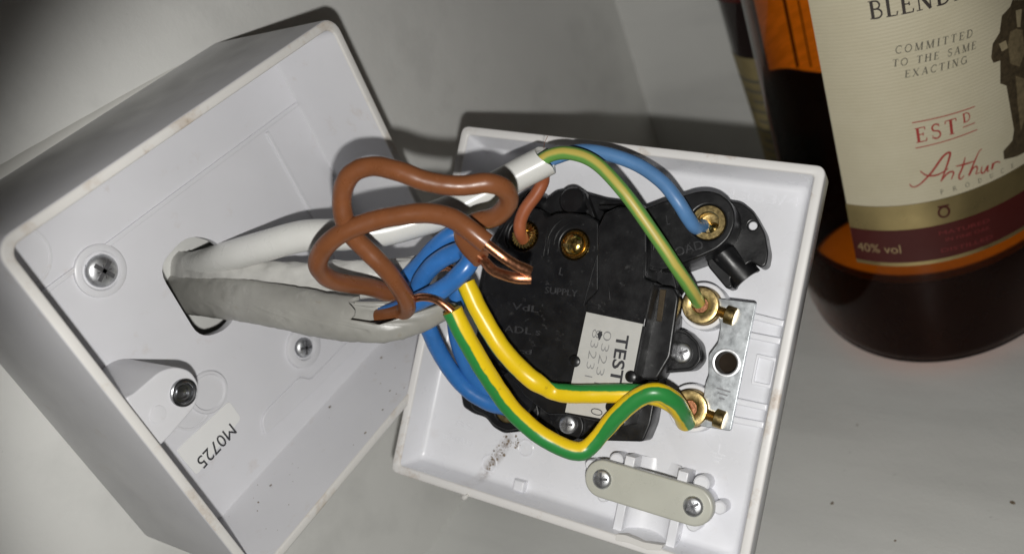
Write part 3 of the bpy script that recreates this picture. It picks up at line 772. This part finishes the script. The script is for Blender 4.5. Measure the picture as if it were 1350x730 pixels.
g1, add = cable('twin_cable', (37.64, -1.51, 44.33), 'grey flat cable in front with torn sheath, its brown core looping highest', 'flat mains cables through the box')
add('sheath', tube([(39.18, 3.02, 43.75), (38.24, -8.87, 44.09), (38.55, -21.12, 43.55), (39.14, -30.63, 42.68), (41.07, -41.62, 39.65), (42.73, -50.27, 37.15), (45.98, -57.22, 34.67), (49.91, -60.80, 33.15), (53.73, -63.40, 32.69), (58.82, -65.47, 32.44)], [(0, 4.4), (1, 4.9)], n=30, flat=.62, wall=.75, wob=.06,
    ends=lambda a: .985 - .24 * min(1, max(0, -math.sin(a - .45) - .05) * 3.5) - .012 * math.sin(5 * a)), 'grey_sheath')
add('brown_core', tube([(47.80, -55.02, 33.59), (48.99, -61.82, 34.79), (48.28, -65.05, 37.97), (47.29, -66.33, 43.22), (46.37, -66.26, 48.17), (45.62, -64.84, 53.00), (44.91, -63.84, 57.36), (45.30, -64.23, 61.38), (46.70, -65.60, 65.44), (48.35, -68.42, 68.04), (50.34, -72.05, 68.08), (51.47, -76.47, 66.07), (52.86, -80.40, 62.98), (55.29, -85.05, 60.32), (58.21, -89.10, 58.96), (60.38, -90.38, 56.08), (61.24, -89.05, 52.75), (60.54, -85.49, 50.21), (59.41, -81.43, 49.78), (57.93, -78.88, 49.05), (56.07, -79.73, 47.72), (55.03, -81.71, 46.02), (54.28, -83.53, 44.86)], 1.85, wob=.05), 'brown')
add('copper_end', tube([(55.01, -81.94, 45.70), (54.30, -84.00, 44.32), (53.52, -86.04, 42.86), (53.38, -88.26, 41.99), (53.56, -90.67, 41.26), (54.88, -92.89, 40.18)], [(0, .95), (.75, 1.0), (.93, 1.12), (1, 1.05)], n=18, wob=.06, flat=[(0, 1), (.8, .95), (1, .8)]), 'copper')
add('blue_core', tube([(48.49, -55.63, 33.70), (50.33, -61.45, 34.88), (51.67, -66.54, 36.35), (53.67, -70.84, 37.56), (55.75, -74.58, 39.58), (58.45, -76.14, 41.00), (61.00, -73.40, 41.49), (60.04, -69.44, 41.14), (57.74, -65.23, 39.42), (56.16, -60.64, 35.05), (55.28, -59.13, 27.79), (55.42, -57.97, 17.35), (55.22, -60.28, 8.26), (56.21, -64.11, 2.78), (58.74, -66.76, -1.34)], 1.9, wob=.04), 'blue')
add('earth_copper', tube([(49.06, -62.23, 36.36), (49.65, -66.47, 37.94), (50.41, -69.07, 37.71), (50.59, -71.81, 36.59), (50.54, -74.40, 33.35)], .82, n=16), 'copper')
add('earth_sleeve', tube([(50.73, -73.65, 34.50), (49.57, -75.08, 29.32), (48.82, -76.81, 20.26), (48.59, -79.14, 11.10), (48.71, -82.56, 5.06), (49.27, -86.40, 1.06), (50.31, -89.44, -1.37), (51.68, -91.29, -1.94), (53.82, -93.72, -0.26), (57.70, -97.89, 3.45), (60.64, -102.05, 6.02), (62.51, -105.39, 6.25), (63.74, -107.39, 3.32), (65.04, -107.57, -1.31), (66.75, -106.59, -6.02)], [(0, 2.05), (.55, 2.0), (.62, 1.75), (.66, 2.0), (1, 2.05)], twist=[(0, 48), (.35, 42), (.55, 35), (.68, 5), (.85, 0), (1, -30)], flat=[(0, 1), (.55, .95), (.62, .7), (.68, .95), (1, 1)], wob=.05), 'sleeve')

g2, add = cable('twin_cable', (42.56, -2.96, 48.65), 'pale flat cable behind the grey one, between it and the round flex', 'flat mains cables through the box')
add('sheath', tube([(43.58, 1.81, 47.70), (42.33, -8.76, 47.29), (42.75, -18.35, 46.11), (45.19, -27.59, 43.84), (50.07, -38.43, 40.64), (54.73, -47.02, 37.90), (60.04, -53.48, 34.56), (64.66, -56.95, 32.04)], [(0, 4.2), (1, 4.3)], n=30, flat=.6, wall=.7, wob=.12,
    ends=lambda a: .975 - .05 * math.sin(3 * a + 1) - .03 * math.sin(7 * a)), 'pale_sheath')
add('brown_core', tube([(55.65, -56.43, 33.56), (52.37, -55.62, 36.50), (49.02, -55.37, 40.71), (45.05, -54.78, 44.53), (41.75, -54.69, 48.58), (40.35, -56.19, 53.03), (41.20, -59.34, 56.26), (43.41, -63.38, 58.07), (46.31, -67.63, 58.46), (49.17, -72.54, 58.01), (51.71, -77.64, 56.93), (52.96, -82.07, 55.05), (52.68, -85.32, 52.74), (52.82, -88.13, 49.48)], 1.9, wob=.05), 'brown')
add('copper_end', tube([(52.71, -87.01, 50.72), (52.74, -88.81, 48.54), (52.84, -90.61, 46.47), (53.73, -91.91, 43.97), (54.94, -93.32, 41.73)], [(0, .95), (.75, 1.0), (.93, 1.1), (1, 1.02)], n=18, wob=.06, flat=[(0, 1), (.8, .95), (1, .8)]), 'copper')
add('blue_core', tube([(58.47, -53.57, 34.52), (60.77, -58.38, 37.50), (63.85, -63.58, 40.97), (66.26, -66.95, 41.84), (66.73, -68.13, 38.98), (64.87, -66.75, 34.34), (60.99, -64.41, 28.40), (58.73, -62.06, 20.46), (57.55, -61.87, 11.20), (57.87, -64.27, 2.65), (59.40, -66.72, -2.47)], 1.85, wob=.04), 'blue')
add('earth_copper', tube([(60.81, -58.80, 35.04), (62.68, -63.30, 35.85), (62.13, -66.58, 35.19), (59.90, -70.30, 31.88)], .82, n=16), 'copper')
add('earth_sleeve', tube([(60.63, -69.73, 33.48), (58.43, -72.20, 27.73), (56.25, -75.97, 20.43), (56.03, -79.32, 14.07), (56.21, -82.44, 10.48), (57.51, -84.44, 7.62), (59.44, -90.70, 6.37), (62.06, -97.58, 5.22), (64.15, -102.77, 3.45), (65.82, -105.83, -0.21), (67.17, -106.31, -5.16)], [(0, 2.05), (.42, 2.0), (.47, 1.7), (.53, 2.0), (1, 2.0)], twist=[(0, 108), (.36, 112), (.44, 235), (.5, 284), (.7, 296), (1, 300)], flat=[(0, 1), (.42, .9), (.47, .65), (.55, .95), (1, 1)], wob=.05), 'sleeve')

# ------------------------------------------------------------------ Scotch bottle
BX0, BY0, BR, BE, BT = (206.040, -121.160, 42.100, 0.050, 1.140)
def brad(th, k=1.0, e=1.0): return BR * k * (1 + BE * e * math.cos(3 * (th - BT)))
bt = empty('whisky_bottle', Matrix.Translation((BX0 * MM, BY0 * MM, ZF * MM)), 'big amber whisky bottle with a cream label at the right edge of the worktop', 'bottle')
def bring(z, k=1.0, e=1.0, n=96): return [(brad(2 * math.pi * j / n, k, e) * math.cos(2 * math.pi * j / n), brad(2 * math.pi * j / n, k, e) * math.sin(2 * math.pi * j / n), z) for j in range(n)]
prof = [(0.2, .78, 1), (.6, .84, 1), (2, .92, 1), (4.5, .975, 1), (8, 1, 1), (60, 1, 1), (120, 1, 1), (168, 1, 1), (180, .97, 1), (192, .86, .9), (202, .68, .7), (212, .48, .4), (222, .37, .1), (240, .33, 0), (268, .32, 0)]
link('glass_body', loops_mesh([bring(z, k, e) for z, k, e in prof], True), M['whisky_glass'], bt, smooth=60)
link('cap', lathe([(15.5, 262), (15.8, 263), (15.8, 290), (15, 292), (.001, 292)], 40), M['cork_cap'], bt)
# arc length -> angle table
NA = 1440; ARC = [0.0]; pv = Vector((brad(0), 0))
for i in range(1, NA + 1):
    th = 2 * math.pi * i / NA; q = Vector((brad(th) * math.cos(th), brad(th) * math.sin(th))); ARC.append(ARC[-1] + (q - pv).length); pv = q
def th_of(s):
    lo, hi = 0, NA
    while hi - lo > 1:
        m = (lo + hi) // 2
        if ARC[m] <= s: lo = m
        else: hi = m
    return 2 * math.pi * (lo + (s - ARC[lo]) / (ARC[hi] - ARC[lo])) / NA
def s_of(thd):
    x = thd / 360 * NA; k = int(x); return ARC[k] + (ARC[k + 1] - ARC[k]) * (x - k)
def on(s, z, off):
    th = th_of(s); r_ = brad(th) + off; return (r_ * math.cos(th), r_ * math.sin(th), z - ZF)
def patch(s0, s1, z0, z1, off, n=70, thick=.08):
    o_ = [[on(s0 + (s1 - s0) * j / n, z, off) for j in range(n + 1)] for z in (z0, z1)]
    i_ = [[on(s0 + (s1 - s0) * j / n, z, off - thick) for j in range(n + 1)] for z in (z1, z0)]
    return loops_mesh([o_[0], o_[1], i_[0], i_[1], o_[0]], closed=False)
def back_patch():
    a0, a1, n = 20, 86, 40
    L = [[], []]
    for j in range(n + 1):
        a = a0 + (a1 - a0) * j / n; s_ = s_of(a)
        L[0].append(on(s_, -4.7 + (a - 58.8) * .40 + .5 * math.sin(a * .2), -1.4)); L[1].append(on(s_, 75, -1.4))
    return loops_mesh([L[0], L[1]], closed=False)
S0 = s_of(168.6); S1 = s_of(292)
link('whisky', loops_mesh([[on(ARC[-1] * j / 120, z, -1.0) for j in range(121)] for z in (ZF + 4, ZF + 20, -42.5)], closed=False), M['whisky'], bt, smooth=60)  # added opaque liner round the foot, makes the glass look dark
link('glass_base', loops_mesh([bring(z, k, 1) for z, k in ((.6, .76), (1.2, .83), (3.5, .93), (6, .955), (9, .95), (11, .86), (8, .5), (7, .1))], True, True), M['pale_base'], bt, smooth=60)  # opaque pale disc added to imitate the amber glow near the foot
lb = link('front_label', patch(S0, S1, -15.7, 62, .14), M['label'], bt, smooth=60)
link('gold_band', patch(S0 - .3, S1, -23.6, -15.8, .16), M['label_gold'], lb, smooth=60)
link('red_band', patch(S0 - .3, S1, -34.6, -23.7, .14), M['label_red'], lb, smooth=60)
link('gold_edge', patch(S0 - .2, S1, -35.8, -34.65, .15), M['label_gold'], lb, smooth=60)
link('whisky', loops_mesh([[on(s, z, -1.0) for s in [s_of(2) + (s_of(108) - s_of(2)) * j / 60 for j in range(61)]] for z in (ZF + 12, 95)], closed=False), M['whisky'], bt, smooth=60)  # added dark sheet inside the back, blocks the lit wall behind
link('whisky', loops_mesh([[on(s, z, -1.0) for s in [s_of(300) + (s_of(359.9) - s_of(300)) * j / 40 for j in range(41)]] for z in (ZF + 12, 95)], closed=False), M['whisky'], bt, smooth=60)  # same added dark sheet for the rest of the back
link('back_label', back_patch(), M['back_label'], bt, smooth=60)

bl = bpy.data.objects['back_label']
link('label_line', patch(s_of(63.5), s_of(65.3), -1.5, 72, -1.6, 6, .05), M['ink_coat'], bl, smooth=60)
link('label_line', patch(s_of(57), s_of(57.8), -4, 72, -1.6, 6, .05), M['ink_coat'], bl, smooth=60)
# lettering strokes on the label: (points, thickness) in units of the cap height
TH, TN = .16, .07
def arcp(cx, cy, rx, ry, a0, a1, n=10): return [(cx + rx * math.cos(math.radians(a0 + (a1 - a0) * i / n)), cy + ry * math.sin(math.radians(a0 + (a1 - a0) * i / n))) for i in range(n + 1)]
def stem(x, y0=0, y1=1, w=TH, s=(1, 1), sw=.15):
    o = [([(x, y0), (x, y1)], w)]
    if s[0]: o.append(([(x - sw, y0 + .025), (x + sw, y0 + .025)], .05))
    if s[1]: o.append(([(x - sw, y1 - .025), (x + sw, y1 - .025)], .05))
    return o
GL = {
 'A': (.78, [([(.1, 0), (.4, 1)], TN), ([(.4, 1), (.68, 0)], TH), ([(.2, .33), (.57, .33)], TN), ([(0, .025), (.22, .025)], .05), ([(.54, .025), (.8, .025)], .05)]),
 'B': (.66, stem(.16) + [([(.16, .97), (.34, .97)] + arcp(.34, .75, .2, .22, 90, -90) + [(.16, .53)], .09), ([(.16, .53), (.36, .53)] + arcp(.36, .28, .24, .25, 90, -90) + [(.16, .03)], .09)]),
 'C': (.74, [(arcp(.42, .5, .36, .48, 50, 310, 18), .11), ([(.66, .97), (.66, .74)], .05)]),
 'D': (.78, stem(.16) + [([(.16, .97), (.34, .97)] + arcp(.34, .5, .36, .47, 90, -90, 14) + [(.16, .03)], .10)]),
 'E': (.64, stem(.16) + [([(.16, .97), (.56, .97), (.57, .8)], TN), ([(.16, .52), (.44, .52), (.44, .62), (.44, .42)], TN), ([(.16, .03), (.58, .03), (.62, .22)], TN)]),
 'G': (.80, [(arcp(.42, .5, .36, .48, 50, 340, 18), .11), ([(.7, .42), (.7, .06)], TH), ([(.55, .42), (.82, .42)], .05), ([(.66, .97), (.66, .74)], .05)]),
 'H': (.84, stem(.16) + stem(.66) + [([(.16, .52), (.66, .52)], TN)]),
 'I': (.34, stem(.17)),
 'L': (.60, stem(.16) + [([(.16, .03), (.52, .03), (.57, .24)], TN)]),
 'M': (.98, stem(.14, w=TN) + [([(.14, 1), (.48, 0)], TH), ([(.48, 0), (.8, 1)], TN)] + stem(.82)),
 'N': (.84, stem(.14, w=TN) + [([(.12, 1), (.68, 0)], TH)] + stem(.68, w=TN, s=(0, 1))),
 'O': (.82, [(arcp(.41, .5, .35, .48, 0, 360, 24), .11)]),
 'P': (.62, stem(.16) + [([(.16, .97), (.34, .97)] + arcp(.34, .72, .22, .25, 90, -90) + [(.16, .47)], .09)]),
 'R': (.74, stem(.16) + [([(.16, .97), (.34, .97)] + arcp(.34, .73, .21, .24, 90, -90) + [(.16, .49)], .09), ([(.34, .49), (.68, .02), (.76, .02)], .11)]),
 'S': (.58, [(arcp(.29, .75, .2, .22, 40, 270, 12) + arcp(.29, .27, .22, .25, 90, -140, 12), .10), ([(.47, .95), (.47, .76)], .05), ([(.08, .05), (.08, .27)], .05)]),
 'T': (.70, stem(.34, s=(1, 0)) + [([(.02, .8), (.04, .97), (.64, .97), (.66, .8)], TN)]),
 'U': (.80, stem(.16, .3, 1, s=(0, 1)) + [(arcp(.4, .3, .24, .28, 180, 360), .10)] + stem(.64, .3, 1, w=TN, s=(0, 1))),
 'X': (.78, [([(.08, 1), (.66, 0)], TH), ([(.66, 1), (.08, 0)], TN), ([(0, .975), (.24, .975)], .05), ([(.54, .025), (.8, .025)], .05), ([(0, .025), (.2, .025)], .05), ([(.56, .975), (.78, .975)], .05)]),
 ' ': (.55, []),
}
class Ink:
    def __init__(s): s.v = []; s.f = []
    def stroke(s, pts, w, off=.2):
        P0 = [Vector(p) for p in pts]; P = [P0[0]]; W_ = [w[0] if isinstance(w, list) else w]
        for i in range(1, len(P0)):
            n_ = max(1, int((P0[i] - P0[i - 1]).length / .7))
            for j in range(1, n_ + 1):
                P.append(P0[i - 1].lerp(P0[i], j / n_)); W_.append(w[i] if isinstance(w, list) else w)
        w = W_
        for i, p in enumerate(P):
            a = P[max(i - 1, 0)]; b = P[min(i + 1, len(P) - 1)]; t = (b - a).normalized(); n = Vector((-t.y, t.x))
            ww = w[i]
            for k in (-.5, .5):
                q = p + n * ww * k; s.v.append(on(q.x, q.y, off))
            if i: k = len(s.v); s.f.append((k - 4, k - 2, k - 1, k - 3))
    def poly(s, pts, off=.2):
        bm = bmesh.new(); vs = [bm.verts.new((p[0], p[1], 0)) for p in pts]
        bmesh.ops.triangulate(bm, faces=[bm.faces.new(vs)])
        for _ in range(3): bmesh.ops.subdivide_edges(bm, edges=[e for e in bm.edges if e.calc_length() > 1.2], cuts=1); bmesh.ops.triangulate(bm, faces=bm.faces[:])
        k = len(s.v); bm.verts.index_update()
        s.v += [on(v.co.x, v.co.y, off) for v in bm.verts]; s.f += [tuple(k + v.index for v in f.verts) for f in bm.faces]; bm.free()
    def line(s, txt, a, b, h, shear=0, fill=None):
        """lettering from a to b (arc length, height) fitted to that length"""
        adv = [GL[c][0] for c in txt]; gap = max(.0, ((b[0] - a[0]) / h - sum(adv)) / max(1, len(txt) - 1)); x = 0
        sl = (b[1] - a[1]) / (b[0] - a[0])
        for c, w in zip(txt, adv):
            for pts, tk in GL[c][1]:
                q = []
                for px, py in pts:
                    s_ = (x + px + shear * py) * h; q.append((a[0] + s_, a[1] + py * h + sl * s_))
                s.stroke(q, tk * h)
            x += w + gap
    def done(s, name, mat, parent): 
        return link(name, from_py(s.v, s.f), M[mat], parent, smooth=0)
k = Ink(); k.line('BLENDED', (138.0, 37.2), (163.4, 35.3), 4.5); k.done('label_print', 'ink_black', lb)
k = Ink(); k.line('COMMITTED', (142.3, 27.4), (160.0, 25.5), 1.95, .18); k.line('TO THE SAME', (141.3, 24.2), (160.6, 22.2), 1.9, .18)
k.line('EXACTING', (143.6, 20.7), (158.0, 19.5), 1.9, .18); k.done('label_print', 'ink_grey', lb)
k = Ink(); k.line('EST', (144.2, 2.3), (154.2, 2.1), 4.2); k.line('D', (155.6, 4.1), (158.4, 4.1), 2.6)
k.stroke([(155.5, 3.0), (158.6, 3.0)], .25); k.stroke([(143.9, 8.2), (151, 7.8), (159, 7.4)], .28); k.stroke([(143.9, .9), (151, .85), (159, .9)], .28)
k.done('label_print', 'ink_red', lb)
k = Ink(); k.line('PRODUCE', (148.3, -14.2), (168.5, -14.9), 1.3); k.done('label_print', 'ink_grey', lb)
# signature
k = Ink()
def sig(pts, w0=.25, w1=.5):
    q = curve_pts([(p[0], p[1], 0) for p in pts], .35); n = len(q)
    k.stroke([(p.x, p.y) for p in q], [w0 + (w1 - w0) * math.sin(math.pi * i / max(1, n - 1)) for i in range(n)])
sig([(141.33, -9.30), (141.94, -10.35), (143.62, -10.00), (146.64, -7.30), (149.97, -3.34), (151.69, -2.83), (151.10, -5.09), (149.40, -9.07), (148.71, -10.46)], .3, .6)
sig([(144.23, -5.97), (145.68, -7.72), (148.19, -8.22), (150.88, -7.28)])
sig([(148.71, -10.46), (150.17, -8.87), (151.34, -8.37), (152.05, -8.85), (151.31, -10.65)])
sig([(155.25, -5.56), (154.45, -7.95), (153.24, -10.45), (153.53, -11.49), (154.58, -10.75)])
sig([(152.77, -7.29), (155.07, -7.53), (157.46, -7.63)])
sig([(159.75, -5.06), (158.87, -5.56), (157.18, -8.42), (155.73, -11.23), (156.87, -9.65), (157.91, -9.42), (158.03, -10.38), (157.52, -11.53), (158.55, -11.54)])
sig([(159.31, -10.05), (158.95, -11.72), (159.76, -12.09), (160.97, -10.59), (160.61, -12.26), (161.27, -12.11)])
sig([(162.31, -10.32), (161.92, -12.20), (162.71, -10.75), (163.83, -10.84), (164.48, -11.39)])
k.done('signature', 'ink_red', lb)
# engraved standing figure in a coat
k = Ink(); k.poly([(171.81, 29.51), (170.97, 28.19), (168.29, 27.12), (167.28, 23.33), (165.10, 21.39), (164.38, 18.15), (164.88, 16.52), (166.86, 16.20), (166.34, 10.31), (168.09, 8.85), (168.74, 2.40), (169.41, -4.25), (168.69, -6.99), (165.65, -8.58), (165.67, -11.08), (169.77, -12.30), (173.23, -12.56), (176.89, -13.88), (179.43, -4.90), (181.45, 4.85), (182.87, 14.51), (182.10, 20.88), (180.06, 25.73)]); k.done('figure_print', 'ink_coat', lb)
k = Ink(); k.poly([(170.43, 22.07), (172.39, 21.93), (174.34, 20.62), (174.62, 14.49), (172.55, 11.84), (169.73, 14.02), (169.44, 18.99)], .22); k.poly([(171.13, 10.06), (174.06, 7.77), (173.81, -1.92), (171.62, -5.62), (171.17, 1.60)], .22); k.done('figure_print', 'ink_vest', lb)
k = Ink(); k.poly([(166.80, 20.61), (168.87, 20.63), (169.39, 18.41), (167.51, 18.30)], .24); k.poly([(172.53, 26.52), (174.53, 25.98), (173.65, 21.73), (172.66, 22.20)], .24); k.done('figure_print', 'ink_skin', lb)
# words on the red band and the round crest on the gold one
def flat_text(body, a, b, h, mat, off=.2, bold=0.0):
    me = text(body, 1.0, 0, bold=bold); w = max(v.co.x for v in me.vertices)
    for v in me.vertices:
        s_ = a[0] + v.co.x / w * (b[0] - a[0]); z_ = a[1] + v.co.x / w * (b[1] - a[1]) + v.co.y / .73 * h
        v.co = on(s_, z_, off)
    link('label_print', me, M[mat], lb, smooth=0)
flat_text('40% vol', (124.9, -31.2), (136.8, -31.3), 3.0, 'ink_gold')
flat_text('MATURED', (146.5, -26.9), (160, -27.6), 1.3, 'ink_dull_red'); flat_text('IN FINE OAK', (148, -29.3), (160, -29.9), 1.2, 'ink_dull_red'); flat_text('DISTILLED', (146.5, -32.6), (160.5, -33.2), 1.3, 'ink_dull_red')
k = Ink(); k.stroke([(148.6 + 1.3 * math.cos(a), -19.9 + 1.6 * math.sin(a)) for a in [2 * math.pi * i / 20 for i in range(21)]], .55); k.stroke([(147.2, -18.0), (150, -18.1)], .5); k.done('crest_print', 'label_red', lb)

# ------------------------------------------------------------------ small dark bottle behind
B2 = (248.0, -72.0)
b2 = empty('small_bottle', Matrix.Translation((B2[0] * MM, B2[1] * MM, ZF * MM)), 'narrow dark bottle with an aged gold label, half hidden behind the whisky bottle', 'bottle')
R2 = 17.0
link('glass_body', lathe([(R2 * .8, .2), (R2 * .93, 1), (R2 * .98, 4), (R2, 40), (R2 * 1.16, 80), (R2 * 1.2, 105), (R2 * 1.1, 118), (R2 * .8, 130), (R2 * .45, 140), (R2 * .4, 165)], 48, cap0=True), M['dark_glass'], b2)
link('cap', lathe([(R2 * .46, 160), (R2 * .47, 178), (R2 * .4, 180), (.001, 180)], 32), M['cap'], b2)
def cone_patch(z0, z1, off, a0, a1, n=24):
    rr = lambda z: R2 * (.98 + .02 * (z - 4) / 36 if z < 40 else 1 + .16 * (z - 40) / 40) + off
    return loops_mesh([[(rr(z) * math.cos(math.radians(a0 + (a1 - a0) * j / n)), rr(z) * math.sin(math.radians(a0 + (a1 - a0) * j / n)), z) for j in range(n + 1)] for z in [z0 + (z1 - z0) * i / 8 for i in range(9)]], closed=False)
l2 = link('bottle_label', cone_patch(24, 78, .12, 60, 300), M['old_label'], b2, smooth=60)
for i in range(9):
    z = 68 - i * 4.2; link('label_line', cone_patch(z, z + 1.3, .18, 120 + (i * 37) % 25, 215 - (i * 53) % 30, 12), M['ink_grey'], l2, smooth=60)
link('shoulder_band', cone_patch(99, 104, .1, 0, 360, 40), M['label_red'], b2, smooth=60)
